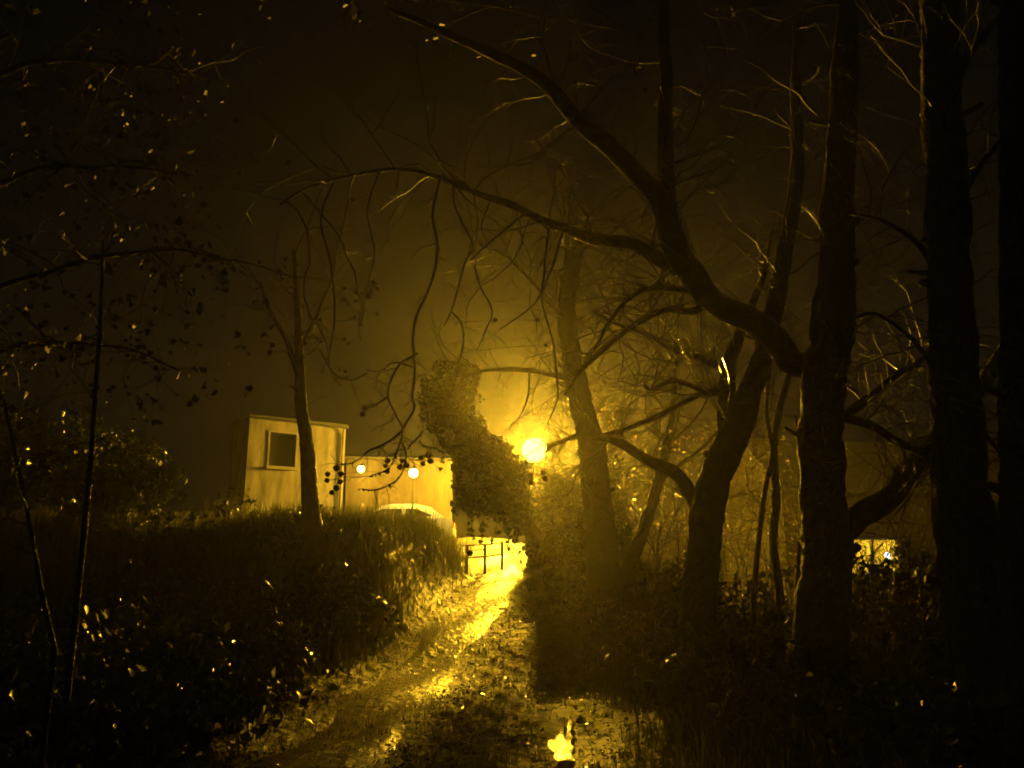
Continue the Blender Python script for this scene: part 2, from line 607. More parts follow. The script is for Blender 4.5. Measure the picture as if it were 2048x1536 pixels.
# ------------------------------------------------------------------ the street lamp
LP = P(1068, 900, 30.0)
gl = gz(LP.x, LP.y)
sl = thing('street_lamp', 'blazing yellow globe street lamp on a post behind the ivy', 'street lamp', (LP.x, LP.y, gl))
MB().lathe((LP.x, LP.y, gl - 0.1), [(0.12, 0), (0.12, 0.5), (0.05, 0.56), (0.035, LP.z - gl - 0.45), (0.07, LP.z - gl - 0.40), (0.07, LP.z - gl - 0.33)], 12).build('post', 'metal', sl, True)
MB().ball(LP, 0.46, 24, 16).build('globe', 'sodium', sl, True)
MB().lathe((LP.x, LP.y, LP.z + 0.44), [(0.12, 0), (0.09, 0.02), (0.02, 0.04)], 14).build('cap', 'metal', sl)
li = bpy.data.lights.new('street_lamp_light', 'POINT')
li.energy = LAMP_POWER; li.color = LAMP_COL; li.shadow_soft_size = 0.475
lo = bpy.data.objects.new('light', li); C.objects.link(lo); lo.location = LP
lo.parent = sl; lo.matrix_parent_inverse = Matrix.Translation(sl.location).inverted()

# ------------------------------------------------------------------ fence by the top of the path
f0 = P(934, 1092, 20.5); f1 = P(1004, 1092, 21.5)
fd = (f1 - f0); fd.z = 0
fl = fd.length; fd.normalize()
fen = thing('fence', 'short dark wooden rail fence at the top of the path under the ivy', 'fence', (f0.x, f0.y, gz(f0.x, f0.y)))
for k in range(3):
    q = f0 + fd * (fl * k / 2)
    zz = gz(q.x, q.y)
    MB().box((q.x, q.y, zz + 0.30), (0.06, 0.06, 0.9), 0.3).build('post', 'wood', fen)
for hz in (0.42, 0.72):
    q0, q1 = f0 - fd * 0.15, f1 + fd * 0.15
    z0, z1 = gz(f0.x, f0.y), gz(f1.x, f1.y)
    MB().tube([(q0.x, q0.y - 0.06, z0 + hz), ((q0.x + q1.x) / 2, (q0.y + q1.y) / 2 - 0.06, (z0 + z1) / 2 + hz - 0.02), (q1.x, q1.y - 0.06, z1 + hz)], [0.018, 0.022, 0.018], 6).build('rail', 'wood', fen)

# ------------------------------------------------------------------ house beyond the trees on the right
HY = 36.0
A = P(1560, 940, HY); B = P(2080, 940, HY + 3.0)
d, n, L = wall_frame(A, B)
base = min(gz(A.x, A.y), gz(B.x, B.y)) - 0.3
top = base + 5.2
ho = thing('house', 'dark gabled house beyond the trees with one glowing yellow window', 'house', ((A.x + B.x) / 2, (A.y + B.y) / 2, base))


def on_wall(px, py):
    q0 = CAM; q1 = P(px, py, 10) - CAM
    t = (A - q0).dot(n) / q1.dot(n)
    q = q0 + q1 * t
    return (q - A).dot(d), q.z


u0, zt = on_wall(1690, 1076); u1, zb = on_wall(1806, 1154)
mb = MB()
wbox(mb, 0, u0, -0.3, 0, base, top); wbox(mb, u1, L, -0.3, 0, base, top)
wbox(mb, u0, u1, -0.3, 0, base, zb); wbox(mb, u0, u1, -0.3, 0, zt, top)
wbox(mb, 0, L, -6.0, -5.7, base, top); wbox(mb, 0, 0.3, -5.7, -0.302, base, top); wbox(mb, L - 0.3, L, -5.7, -0.302, base, top)
for uu in (0.001, L - 0.301):
    o = len(mb.v)
    for q in (uu, uu + 0.3):
        mb.v += [W(q, 0, top), W(q, -6, top), W(q, -3, top + 2.4)]
    mb.f += [(o, o + 1, o + 2), (o + 5, o + 4, o + 3), (o, o + 2, o + 5, o + 3), (o + 1, o + 4, o + 5, o + 2)]
mb.build('wall', 'brick', ho)
mb = MB()
for s in (0, 1):
    e0 = (0.45, top - 0.2) if s == 0 else (-6.45, top - 0.2)
    o = len(mb.v)
    for q in (-0.3, L + 0.3):
        mb.v += [W(q, e0[0], e0[1]), W(q, -3, top + 2.55), W(q, e0[0], e0[1] + 0.14), W(q, -3, top + 2.7)]
    mb.f += [(o, o + 1, o + 5, o + 4), (o + 2, o + 6, o + 7, o + 3), (o, o + 4, o + 6, o + 2), (o + 1, o + 3, o + 7, o + 5), (o, o + 2, o + 3, o + 1), (o + 4, o + 5, o + 7, o + 6)]
roof = mb.build('roof', 'darkroof', ho)
ch = Vector(W(L * 0.3, -3, 0))
MB().box((ch.x, ch.y, top + 2.9), (0.7, 0.7, 1.5), 0.1).build('chimney', 'brick', roof)
win = wbox(MB(), u0, u1, -0.2, -0.16, zb, zt).build('window', 'curtain', ho)
win['label'] = 'glowing yellow curtained window'
mb = MB()
for a in ((u0, u0 + .08, zb, zt), (u1 - .08, u1, zb, zt), (u0 + .08, u1 - .08, zt - .08, zt), (u0 + .08, u1 - .08, zb, zb + .08), ((u0 + u1) / 2 - .035, (u0 + u1) / 2 + .035, zb + .08, zt - .08)):
    wbox(mb, a[0], a[1], -0.13, -0.02, a[2], a[3])
mb.build('frame', 'trim', win)
wbox(MB(), u0 - 0.1, u1 + 0.1, 0.002, 0.14, zb - 0.09, zb - 0.002).build('sill', 'trim', win)
uu, zz = on_wall(1768, 1112)
pl_ = Vector(W(uu, 0.25, zz))
wl = thing('porch_lamp', 'small white lamp in front of the glowing house window', 'lamp', pl_)
mb = MB(); mb.lathe(pl_, [(0.05, -0.16), (0.11, -0.12), (0.13, 0.0), (0.11, 0.12), (0.05, 0.16)], 12)
mb.build('globe', 'whitelamp', wl, True)
MB().tube([Vector(W(uu, 0.25, zz + 0.15)), Vector(W(uu, 0.25, zt + 0.2)), Vector(W(uu, -0.03, zt + 0.25))], [0.02] * 3, 6).build('bracket', 'metal', wl)
# second, unlit window and a door
for (pa, pb_) in (((1900, 1072), (2010, 1166)),):
    a0, t0 = on_wall(*pa); a1, b0 = on_wall(*pb_)
    w2 = wbox(MB(), a0, a1, 0.002, 0.03, b0, t0).build('window', 'glass', ho)

# ------------------------------------------------------------------ trees
def world_line(pts, Y0, Y1=None):
    """pts: (px, py, width_px); distance runs from Y0 to Y1 along the branch"""
    Y1 = Y0 if Y1 is None else Y1
    n_ = len(pts)
    out = []
    for i, p in enumerate(pts):
        Yd = Y0 + (Y1 - Y0) * i / max(n_ - 1, 1)
        q = P(p[0], p[1], Yd)
        out.append((q.x, q.y, q.z, max(p[2], 1.2) * pxm(Yd) / 2))
    return out


def branch(pts, Y0, Y1=None, sub=5, wob=0.05, sides=9, seed=0, depthwob=0.0, wscale=1.0):
    line = smooth_path(world_line([(p[0], p[1], p[2] * wscale) for p in pts], Y0, Y1), sub)
    P_, r_ = [], []
    for i, q in enumerate(line):
        v = Vector(q[:3])
        r = max(q[3], 0.0025)
        nz = noise.noise_vector(v * 2.3 + Vector((seed, 3.1, 0))) * r * wob * 8
        nz.y += depthwob * math.sin(i * 0.5 + seed) * r
        if v.z + nz.z > ZCAP and len(P_) > 2:
            break
        tz = min(1.0, max(0.4, (ZCAP - v.z) / 1.2))
        P_.append(v + nz)
        r_.append(tz * r * (1 + 0.13 * noise.noise(v * 4.0 + Vector((seed, 0, 0)))))
    return P_, r_


def twig_grow(mb, start, dirv, length, rad, depth, rnd, droop=0.0, sides=3, curl=0.35, nseg=6):
    """a wandering twig with side shoots"""
    p = start.copy(); dv = dirv.normalized()
    pts, rr = [p.copy()], [rad]
    seg = length / nseg
    kids = []
    for i in range(nseg):
        dv = (dv + Vector((rnd.gauss(0, curl), rnd.gauss(0, curl), rnd.gauss(0, curl) - droop)) * 0.6).normalized()
        if (p + dv * seg).z > ZCAP - 0.1:
            dv.z = -abs(dv.z) * 0.3
        p = p + dv * seg
        pts.append(p.copy()); rr.append(rad * (1 - 0.8 * (i + 1) / nseg))
        if depth > 0 and i >= 1 and rnd.random() < 0.72:
            kids.append((p.copy(), dv.copy(), rr[-1]))
    mb.tube(pts, rr, sides, False)
    for kp, kd, kr in kids:
        ax = Vector((rnd.gauss(0, 1), rnd.gauss(0, 1), rnd.gauss(0, 1))).normalized()
        nd = (kd + ax * 0.9).normalized()
        twig_grow(mb, kp, nd, length * rnd.uniform(0.35, 0.65), kr * 0.75, depth - 1, rnd, droop, sides, curl, max(3, nseg - 1))


def tree(name, label, trunk, limbs=(), twigs=0, tw_len=1.0, tw_rad=0.012, seed=1, droop=0.05, group=None, depth=2, sides=12, ground=True, tw_from=0.25, tw_limb=True):
    rnd = random.Random(seed)
    pts, Y0, Y1 = trunk
    tp, tr = branch(pts, Y0, Y1, seed=seed, wob=0.02)
    if ground:                                     # carry the trunk down into the soil with a root flare
        b0 = tp[0]
        g0 = gz(b0.x, b0.y)
        if b0.z > g0 - 0.1:
            k = max(2, int((b0.z - g0) / 0.25) + 1)
            low = [(b0 + (Vector((b0.x, b0.y, g0 - 0.15)) - b0) * (i / k)) for i in range(1, k + 1)]
            lr = [tr[0] * (1 + 0.35 * (i / k) ** 2) for i in range(1, k + 1)]
            tp = list(reversed(low)) + tp; tr = list(reversed(lr)) + tr
    tmin = tp[0]
    t = thing(name, label, 'tree', (tmin.x, tmin.y, gz(tmin.x, tmin.y)), group)
    MB().bark(tp, tr, 28 if max(tr) > 0.08 else sides, seed, 0.035, 0.15).build('trunk', 'bark', t, True)
    bearers = [(tp, tr)]
    if max(tr) > 0.12:                             # broken stubs and knots
        rn2 = random.Random(seed + 999)
        for k in range(7):
            i = rn2.randrange(len(tp) // 8, int(len(tp) * 0.8))
            a = rn2.uniform(0, 6.28)
            dv = Vector((math.cos(a), math.sin(a) * 0.6, rn2.uniform(0.1, 0.7))).normalized()
            ln_ = rn2.uniform(0.05, 0.22)
            b0 = tp[i] + dv * tr[i] * 0.6
            r0 = tr[i] * rn2.uniform(0.12, 0.3)
            MB().tube([b0, b0 + dv * (tr[i] * 0.5), b0 + dv * (tr[i] * 0.5 + ln_)], [r0 * 1.5, r0, r0 * 0.7], 8).build('stub', 'bark', t, True)
    for k, lm in enumerate(limbs):
        lp, lr = branch(lm[0], lm[1], lm[2] if len(lm) > 2 else None, seed=seed + k + 1, depthwob=0.6)
        MB().bark(lp, lr, 12, seed + k, 0.05, 0.09).build('limb', 'bark', t, True)
        if tw_limb:
            bearers.append((lp, lr))
    if twigs:
        mb = MB()
        for k in range(twigs):
            bp, br = bearers[k % len(bearers)]
            i = int(len(bp) * rnd.uniform(tw_from if bp is tp else 0.1, 0.98))
            i = min(i, len(bp) - 2)
            ax = (bp[i + 1] - bp[i]).normalized()
            side = Vector((rnd.gauss(0, 1), rnd.gauss(0, 0.8), rnd.gauss(0.15, 0.8)))
            dv = (side - ax * side.dot(ax)).normalized() + ax * 0.5
            ln = tw_len * rnd.uniform(0.5, 1.3)
            twig_grow(mb, bp[i], dv, ln, min(tw_rad * rnd.uniform(0.6, 1.2), br[i] * 0.6), depth, rnd, droop)
        mb.build('twigs', 'twig', t, True, 'stuff')
    return t


# the bent tree standing in front of the lamp
tree('bent_tree', 'bent bare tree with a bowed trunk right beside the glowing lamp',
     ([(1212, 1190, 62), (1202, 1080, 56), (1192, 980, 52), (1184, 900, 48), (1172, 850, 44), (1160, 790, 40), (1148, 740, 38), (1138, 680, 36), (1133, 630, 34), (1140, 560, 34), (1148, 500, 33), (1138, 450, 30), (1125, 380, 28), (1112, 300, 27), (1103, 220, 25), (1098, 120, 22), (1090, 0, 18), (1085, -150, 10)], 15.0, 14.4),
     [([(1140, 757, 13), (1100, 748, 11), (1060, 742, 10), (1010, 740, 8), (960, 742, 6), (920, 760, 4)], 14.8, 14.4),
      ([(1176, 872, 15), (1146, 875, 11), (1112, 888, 8), (1088, 906, 4)], 15.0, 15.5),
      ([(1178, 880, 8), (1165, 930, 6), (1150, 960, 5), (1142, 985, 4)], 15.0, 14.6),
      ([(1135, 640, 10), (1095, 600, 9), (1050, 550, 8), (1010, 510, 7), (960, 490, 4)], 14.8, 13.2)],
     120, 1.3, 0.013, 3, 0.03, depth=3, tw_from=0.3)

# forked tree right of it
tree('forked_tree', 'dark forked bare tree with a limb reaching left to the bent tree',
     ([(1380, 1420, 78), (1390, 1320, 68), (1400, 1200, 63), (1408, 1100, 61), (1413, 1030, 60), (1435, 950, 57), (1455, 900, 56), (1472, 858, 56), (1495, 800, 46), (1515, 740, 42), (1535, 670, 38), (1552, 600, 34), (1570, 500, 30), (1588, 400, 28), (1595, 300, 26), (1592, 200, 24), (1590, 60, 18), (1590, -120, 9)], 9.6, 9.4),
     [([(1410, 1040, 40), (1393, 1005, 30), (1350, 950, 25), (1310, 925, 23), (1270, 905, 20), (1235, 885, 16), (1205, 873, 12)], 9.6, 12.5),
      ([(1462, 885, 40), (1450, 810, 34), (1455, 740, 30), (1475, 680, 25), (1500, 620, 19), (1530, 540, 12), (1545, 460, 6)], 9.6, 10.0),
      ([(1455, 765, 15), (1420, 790, 12), (1385, 772, 11), (1345, 762, 10), (1305, 778, 9), (1290, 770, 5)], 9.75, 8.8),
      ([(1460, 745, 18), (1400, 718, 15), (1340, 695, 13), (1290, 668, 11), (1235, 648, 9), (1185, 622, 5)], 9.75, 11.6),
      ([(1450, 770, 13), (1390, 795, 11), (1320, 830, 10), (1260, 855, 9), (1205, 870, 6)], 9.85, 13.0)],
     150, 1.3, 0.011, 5, 0.03, depth=3, tw_from=0.35)

# big plane tree: thick trunk, great limb arching over the path
plane = tree('plane_tree', 'thick plane tree whose great limb arches over the path with seed balls',
     ([(1625, 1440, 118), (1638, 1300, 98), (1648, 1180, 88), (1648, 1050, 82), (1642, 900, 76), (1645, 800, 76), (1655, 720, 80), (1668, 620, 74), (1672, 520, 67), (1672, 420, 62), (1680, 300, 57), (1688, 180, 52), (1694, 60, 48), (1700, -80, 40), (1705, -300, 20)], 8.8, 8.2),
     [([(1655, 745, 62), (1600, 735, 52), (1560, 692, 50), (1510, 650, 50), (1450, 612, 50), (1400, 570, 50), (1362, 520, 48), (1342, 465, 46), (1320, 412, 44), (1290, 366, 42), (1240, 320, 40), (1190, 270, 36), (1130, 210, 32), (1070, 155, 28), (980, 105, 22), (880, 60, 16), (780, 20, 9)], 9.0, 6.0),
      ([(1350, 500, 36), (1338, 400, 32), (1331, 280, 30), (1330, 150, 28), (1328, 0, 24), (1326, -160, 12)], 8.05, 7.6),
      ([(1655, 1090, 52), (1710, 1045, 47), (1760, 1000, 45), (1810, 955, 43), (1860, 905, 41), (1905, 860, 36), (1960, 780, 30), (2010, 690, 24), (2060, 600, 14)], 9.0, 10.0),
      ([(1690, 832, 20), (1740, 795, 16), (1800, 745, 14), (1850, 715, 10), (1900, 650, 5)], 9.0, 9.6),
      ([(1690, 836, 20), (1740, 852, 17), (1790, 880, 15), (1840, 905, 11), (1890, 960, 5)], 9.0, 8.4),
      ([(1420, 590, 34), (1370, 548, 30), (1330, 520, 28), (1280, 498, 27), (1225, 482, 25), (1160, 466, 22), (1095, 446, 19), (1030, 412, 16), (960, 390, 13), (910, 370, 11), (860, 348, 9), (790, 340, 8), (700, 350, 6), (620, 375, 5), (560, 410, 4)], 8.4, 5.6),
      ([(1420, 600, 22), (1385, 622, 15), (1330, 618, 14), (1270, 650, 13), (1215, 692, 12), (1165, 738, 9), (1130, 790, 4)], 8.4, 9.5),
      ([(1400, 585, 16), (1360, 578, 12), (1310, 575, 11), (1260, 595, 10), (1215, 650, 8), (1190, 700, 5)], 8.3, 7.4)],
     230, 1.25, 0.010, 9, 0.06, depth=3, tw_from=0.35)

# its hanging twigs over the path (close overhead) with the paired seed balls
HANG_PTS = []


def hang(pts, Y0, Y1, seed):
    lp, lr = branch(pts, Y0, Y1, sub=6, wob=0.2, seed=seed, wscale=0.72)
    lr = [r * (1 - 0.35 * i / len(lr)) * (1.25 if i % 7 == 3 else 1.0) for i, r in enumerate(lr)]
    ht = MB().tube(lp, lr, 6).build('hanging_twig', 'twig', plane, True)
    HANG_PTS.extend(lp)
    rnd = random.Random(seed)
    mb = MB()
    for k in range(3 + len(lp) // 8):
        i = rnd.randrange(2, len(lp) - 1)
        dv = Vector((rnd.gauss(0, 1), rnd.gauss(0, 0.6), rnd.gauss(-0.3, 0.7)))
        twig_grow(mb, lp[i], dv, rnd.uniform(0.06, 0.28), lr[i] * 0.5, 1, rnd, 0.12, 4, 0.4, 5)
    mb.build('side_shoots', 'twig', ht, True, 'stuff')
    return lp


hang([(880, 358, 10), (866, 430, 9), (874, 485, 9), (870, 540, 9), (850, 592, 9), (833, 632, 9), (827, 680, 9), (829, 740, 9), (825, 790, 9), (829, 820, 9), (807, 857, 9), (804, 872, 9), (797, 893, 8), (788, 915, 6)], 5.8, 5.2, 21)
hang([(805, 868, 8), (806, 885, 7), (812, 905, 6), (810, 930, 6), (802, 950, 6), (790, 964, 6), (762, 978, 6), (740, 981, 6), (720, 977, 4)], 5.22, 4.9, 22)
hang([(806, 862, 8), (785, 880, 8), (762, 893, 8), (742, 902, 9), (722, 918, 6), (702, 928, 6), (682, 930, 6)], 5.24, 5.4, 23)
hang([(836, 705, 6), (800, 726, 7), (780, 768, 7), (778, 796, 7), (790, 826, 6), (806, 858, 6)], 5.3, 5.25, 24)
hang([(778, 794, 6), (762, 804, 6), (748, 812, 5), (733, 814, 3)], 5.28, 5.2, 25)
hang([(795, 895, 5), (790, 912, 5), (781, 930, 5), (768, 942, 5), (750, 948, 5), (737, 953, 4)], 5.2, 5.1, 26)
hang([(905, 372, 8), (908, 405, 7), (926, 445, 7), (946, 490, 7), (932, 520, 7), (920, 560, 7), (903, 622, 6), (888, 652, 3)], 6.0, 5.6, 27)
hang([(903, 622, 6), (922, 645, 6), (926, 680, 6), (920, 715, 5), (912, 745, 3)], 5.6, 5.4, 28)
hang([(1050, 425, 8), (1002, 465, 8), (962, 500, 7), (940, 520, 5)], 6.4, 6.0, 29)
hang([(950, 530, 6), (962, 575, 6), (985, 625, 6), (970, 665, 5), (955, 700, 4)], 6.0, 5.8, 30)
hang([(1100, 448, 9), (1090, 520, 9), (1083, 595, 9), (1096, 650, 8), (1108, 700, 8), (1114, 760, 8), (1114, 800, 7), (1100, 835, 5), (1088, 862, 3)], 7.2, 7.8, 31)
hang([(1130, 452, 7), (1105, 530, 8), (1075, 600, 7), (1030, 640, 6), (1000, 660, 4)], 7.2, 6.8, 32)
hang([(668, 362, 6), (640, 440, 7), (660, 520, 7), (668, 610, 7), (660, 700, 5), (645, 745, 3)], 5.5, 5.4, 33)
hang([(760, 342, 6), (735, 420, 6), (750, 500, 6), (738, 560, 5), (725, 640, 4)], 5.6, 5.5, 34)
hang([(640, 700, 4), (665, 745, 4), (700, 760, 4), (735, 745, 3)], 5.4, 5.3, 35)
hang([(828, 735, 6), (790, 726, 5), (760, 742, 4), (735, 740, 3)], 5.25, 5.2, 36)
hang([(888, 905, 6), (870, 895, 5), (858, 893, 5), (846, 890, 4), (838, 880, 3)], 5.3, 5.2, 37)
hang([(922, 888, 7), (898, 895, 7), (880, 885, 6), (872, 860, 6), (872, 840, 5), (895, 800, 4), (918, 735, 5)], 5.4, 5.5, 38)
hang([(846, 862, 4), (836, 875, 5), (822, 888, 5), (815, 896, 4)], 5.3, 5.2, 39)
hang([(1060, 740, 5), (1055, 790, 5), (1040, 830, 4), (1020, 850, 3)], 8.0, 8.0, 40)
rh = random.Random(91)
HANG_LIMBS = [([(1420, 590), (1330, 520), (1225, 482), (1095, 446), (960, 390), (860, 348), (700, 350), (560, 410)], 8.4, 5.6, 30),
              ([(1400, 570), (1342, 465), (1290, 366), (1190, 270), (1070, 155), (880, 60)], 8.3, 6.2, 14),
              ([(1420, 600), (1330, 618), (1215, 692), (1165, 738)], 8.4, 9.4, 8)]
for pl2, ya, yb, cnt in HANG_LIMBS:
    ln3 = [Vector(q[:3]) for q in smooth_path(world_line([(a, b_, 1) for a, b_ in pl2], ya, yb), 12)]
    for k in range(cnt):
        p = ln3[int(len(ln3) * rh.uniform(0.08, 1.0)) - 1].copy()
        dv = Vector((rh.gauss(0, 0.7), rh.gauss(0, 0.4), rh.uniform(-0.4, 0.5)))
        pts = [p.copy()]
        tot = rh.uniform(0.5, 1.7)
        st_ = 0.09
        for q in range(int(tot / st_)):
            dv = (dv + Vector((rh.gauss(0, 0.32), rh.gauss(0, 0.2), rh.gauss(-0.16, 0.25)))).normalized()
            p = p + dv * st_
            pts.append(p.copy())
        r0 = rh.uniform(0.0055, 0.0085)
        rr = [r0 * (1 - 0.7 * i / len(pts)) * (1.3 if i % 5 == 3 else 1) for i in range(len(pts))]
        ht = MB().tube(pts, rr, 6).build('hanging_twig', 'twig', plane, True)
        HANG_PTS += pts
        mb = MB()
        for q in range(len(pts) // 3):
            i = rh.randrange(2, len(pts) - 1)
            twig_grow(mb, pts[i], Vector((rh.gauss(0, 1), rh.gauss(0, 0.6), rh.gauss(-0.2, 0.7))), rh.uniform(0.08, 0.4), rr[i] * 0.6, 1, rh, 0.1, 4, 0.45, 5)
        mb.build('side_shoots', 'twig', ht, True, 'stuff')
rb = random.Random(4)
for (x, y, r) in [(655, 948, 6), (654, 961, 6), (673, 936, 6.5), (682, 948, 6), (680, 964, 6), (673, 976, 6), (664, 985, 5.5), (775, 921, 6), (771, 932, 5.5), (775, 943, 5.5),
                  (804, 921, 6), (800, 934, 6), (814, 931, 5.5), (842, 916, 5.5), (846, 927, 5.5), (857, 911, 6), (861, 922, 6), (731, 815, 6), (725, 828, 6),
                  (940, 1106, 6), (1086, 945, 6), (1091, 957, 6), (1062, 965, 5.5), (1075, 640, 5), (1092, 690, 5), (990, 640, 5), (706, 400, 5), (640, 640, 5), (545, 690, 6), (540, 705, 6)]:
    Yb = 5.2 + rb.uniform(-0.25, 0.35)
    c = P(x, y, Yb)
    mb = MB().ball(c, r * pxm(Yb) * rb.uniform(0.85, 1.1), 12, 10)
    mb.v = [tuple(Vector(q) + (Vector(q) - c) * 0.16 * noise.noise(Vector(q) * 90)) for q in mb.v]
    ob = mb.build('seed_ball', 'seed', plane, True)
    if y not in (1106,):
        up = min(HANG_PTS, key=lambda q: (q - c).length + (10 if q.z < c.z + 0.015 else 0))
        mid = (c + up) / 2 + Vector((rb.uniform(-.006, .006), 0, 0.01))
        MB().tube([c, mid, up], [0.0016] * 3, 4, False).build('stalk', 'twig', ob)
up = P(980, 1099, 5.3); c = P(940, 1101, 5.2)
MB().tube([c, (c + up) / 2, up], [0.002, 0.003, 0.004], 5).build('hanging_twig', 'twig', plane)

# trees at the right edge
tree('straight_tree', 'tall straight dark trunk with an arching wet twig beside it',
     ([(1992, 1500, 124), (1962, 1300, 112), (1942, 1150, 102), (1924, 1000, 94), (1914, 850, 87), (1905, 700, 83), (1898, 550, 80), (1893, 400, 78), (1886, 250, 76), (1880, 100, 74), (1874, -60, 66), (1868, -260, 36)], 6.5, 6.3),
     [([(1900, 190, 18), (1940, 110, 15), (2000, 30, 11), (2060, -60, 5)], 6.4, 6.0),
      ([(1905, 430, 16), (1960, 330, 13), (2040, 240, 8)], 6.5, 7.0),
      ([(1700, 640, 5), (1745, 627, 8), (1790, 650, 9), (1832, 690, 9), (1872, 742, 9), (1902, 792, 9), (1942, 842, 9), (1978, 878, 9), (2020, 930, 8)], 5.6, 6.2),
      ([(1880, 560, 14), (1830, 480, 11), (1760, 440, 8), (1700, 430, 4)], 6.5, 7.2)],
     90, 1.1, 0.009, 13, 0.05, depth=3, tw_from=0.35)
tree('edge_tree', 'broad black trunk beyond the straight tree, farthest from the path',
     ([(2090, 1536, 120), (2064, 1000, 98), (2052, 500, 84), (2044, 0, 78), (2036, -220, 40)], 5.95, 5.8), [], 4, 0.5, 0.006, 15)
# slim tree in front of the hut
tree('slim_tree', 'slim bare tree standing in front of the hut wall',
     ([(626, 1080, 38), (620, 1000, 31), (618, 950, 28), (612, 880, 25), (604, 820, 22), (600, 760, 19), (598, 700, 16), (594, 600, 12), (588, 500, 7)], 14.5, 14.5),
     [([(600, 760, 12), (575, 690, 10), (540, 620, 7), (520, 560, 4)], 14.5, 14.0),
      ([(598, 700, 11), (630, 640, 9), (665, 560, 6), (675, 480, 3)], 14.5, 15.0)],
     26, 0.8, 0.010, 17, -0.05, depth=2, tw_from=0.5)
# leaning sapling behind the forked tree
tree('leaning_tree', 'thin leaning tree between the bent tree and the forked tree',
     ([(1250, 1180, 27), (1265, 1112, 25), (1286, 1060, 23), (1312, 980, 20), (1332, 900, 17), (1346, 820, 12), (1352, 740, 8), (1350, 660, 4)], 15.0, 15.6),
     [([(1318, 965, 9), (1360, 930, 8), (1400, 900, 6), (1440, 860, 4)], 15.2, 16.0)], 24, 0.9, 0.009, 19, 0.0, depth=2, tw_from=0.2)
for k, (pts, Yd, lab) in enumerate([
    ([(1500, 1330, 12), (1505, 1250, 11), (1512, 1140, 10), (1518, 1080, 10), (1525, 1010, 10), (1536, 955, 10), (1545, 900, 9), (1536, 850, 8), (1534, 790, 7), (1545, 700, 5)], 12.0, 'thin wet sapling stem glinting beside the forked tree'),
    ([(1545, 1330, 16), (1560, 1200, 15), (1546, 1090, 15), (1553, 1000, 14), (1549, 900, 14), (1558, 820, 13), (1575, 760, 10), (1590, 690, 6)], 12.6, 'dark crooked sapling stem next to the glinting stem'),
    ([(1590, 1320, 9), (1596, 1130, 8), (1602, 1050, 8), (1606, 980, 8), (1600, 900, 6), (1590, 830, 4)], 11.4, 'thin wet sapling stem close against the plane tree'),
    ([(150, 1250, 12), (165, 1100, 11), (180, 950, 10), (190, 800, 9), (200, 650, 8), (206, 480, 4)], 6.0, 'tall thin wet sapling alone on the dark left bank'),
    ([(110, 1300, 10), (84, 1188, 9), (70, 1110, 8), (60, 1050, 8), (48, 985, 7), (8, 800, 4)], 5.4, 'short thin wet sapling leaning away from the tall sapling')]):
    tree('sapling', lab, (pts, Yd, Yd), [], 9, 0.5, 0.005, 30 + k, 0.02, group='thin wet saplings', depth=1, sides=7)

# bare thicket on the far right, behind the trunks
def shrub(x, y, h, spread, stems, seed, label):
    rnd = random.Random(seed)
    z = gz(x, y)
    t = thing('bare_shrub', label, 'shrub', (x, y, z), 'bare shrubs of the thicket')
    for s in range(stems):
        mb = MB()
        a = rnd.uniform(0, 6.28)
        b0 = Vector((x + rnd.uniform(-0.25, 0.25), y + rnd.uniform(-0.25, 0.25), z - 0.08))
        dv = Vector((math.cos(a) * spread, math.sin(a) * spread, 1.0))
        twig_grow(mb, b0, dv, h * rnd.uniform(0.6, 1.15), 0.022 * rnd.uniform(0.6, 1.2), 3, rnd, 0.07, 4, 0.28, 8)
        mb.build('stem', 'twig', t, True)


sh = [(4.6, 19.0, 4.2), (5.9, 20.5, 4.6), (3.6, 21.0, 4.4), (7.2, 18.0, 3.8), (4.9, 16.2, 3.0), (6.4, 15.0, 2.8), (3.3, 18.2, 3.2),
      (8.6, 16.5, 2.8), (9.6, 19.5, 3.8), (11.2, 17.5, 3.0), (7.6, 13.0, 2.2), (5.8, 12.6, 2.0), (8.0, 23.5, 5.0), (5.6, 24.5, 5.2), (10.8, 24.0, 4.6), (12.8, 21.0, 4.0), (2.9, 24.0, 4.2), (6.1, 13.6, 2.4), (6.9, 14.4, 2.6), (7.0, 16.2, 2.8), (4.55, 10.3, 2.0), (5.0, 11.2, 2.3), (5.5, 12.0, 2.3), (6.2, 11.6, 2.0)]
where = ['tangled bare shrub glinting in the glow between the bent and forked trees', 'bare wet shrub in the dark between the plane tree and the straight tree', 'bare shrub low in front of the glowing house window']
for k, (x, y, h) in enumerate(sh):
    px = 1024 + x / y * F
    lab = where[0] if px < 1560 else (where[1] if px > 1850 else where[2])
    shrub(x, y, h, 0.38, 6, 100 + k, lab)

# ------------------------------------------------------------------ leaves: ivy
def leaf_cloud(centers, size, spread_axis=None, rs=rng, fold=0.35):
    """small folded leaves, one per centre, random facing"""
    n_ = len(centers)
    nrm = rs.normal(size=(n_, 3)); nrm /= np.linalg.norm(nrm, axis=1)[:, None]
    t1 = np.cross(nrm, rs.normal(size=(n_, 3))); t1 /= np.linalg.norm(t1, axis=1)[:, None]
    t2 = np.cross(nrm, t1)
    s = (size * (0.5 + 1.2 * rs.random(n_) ** 1.6))[:, None]
    c = np.asarray(centers)
    v = np.stack([c - t1 * s * 0.5, c + t2 * s * 0.5 + nrm * s * fold * 0.4 - t1 * s * 0.15, c + t1 * s * 0.62, c - t2 * s * 0.5 + nrm * s * fold * 0.4 - t1 * s * 0.15], 1)
    f = np.stack([np.array([[4 * i, 4 * i + 1, 4 * i + 2], [4 * i, 4 * i + 2, 4 * i + 3]]) for i in range(n_)]).reshape(-1, 3) if n_ else np.zeros((0, 3), int)
    return v.reshape(-1, 3), f


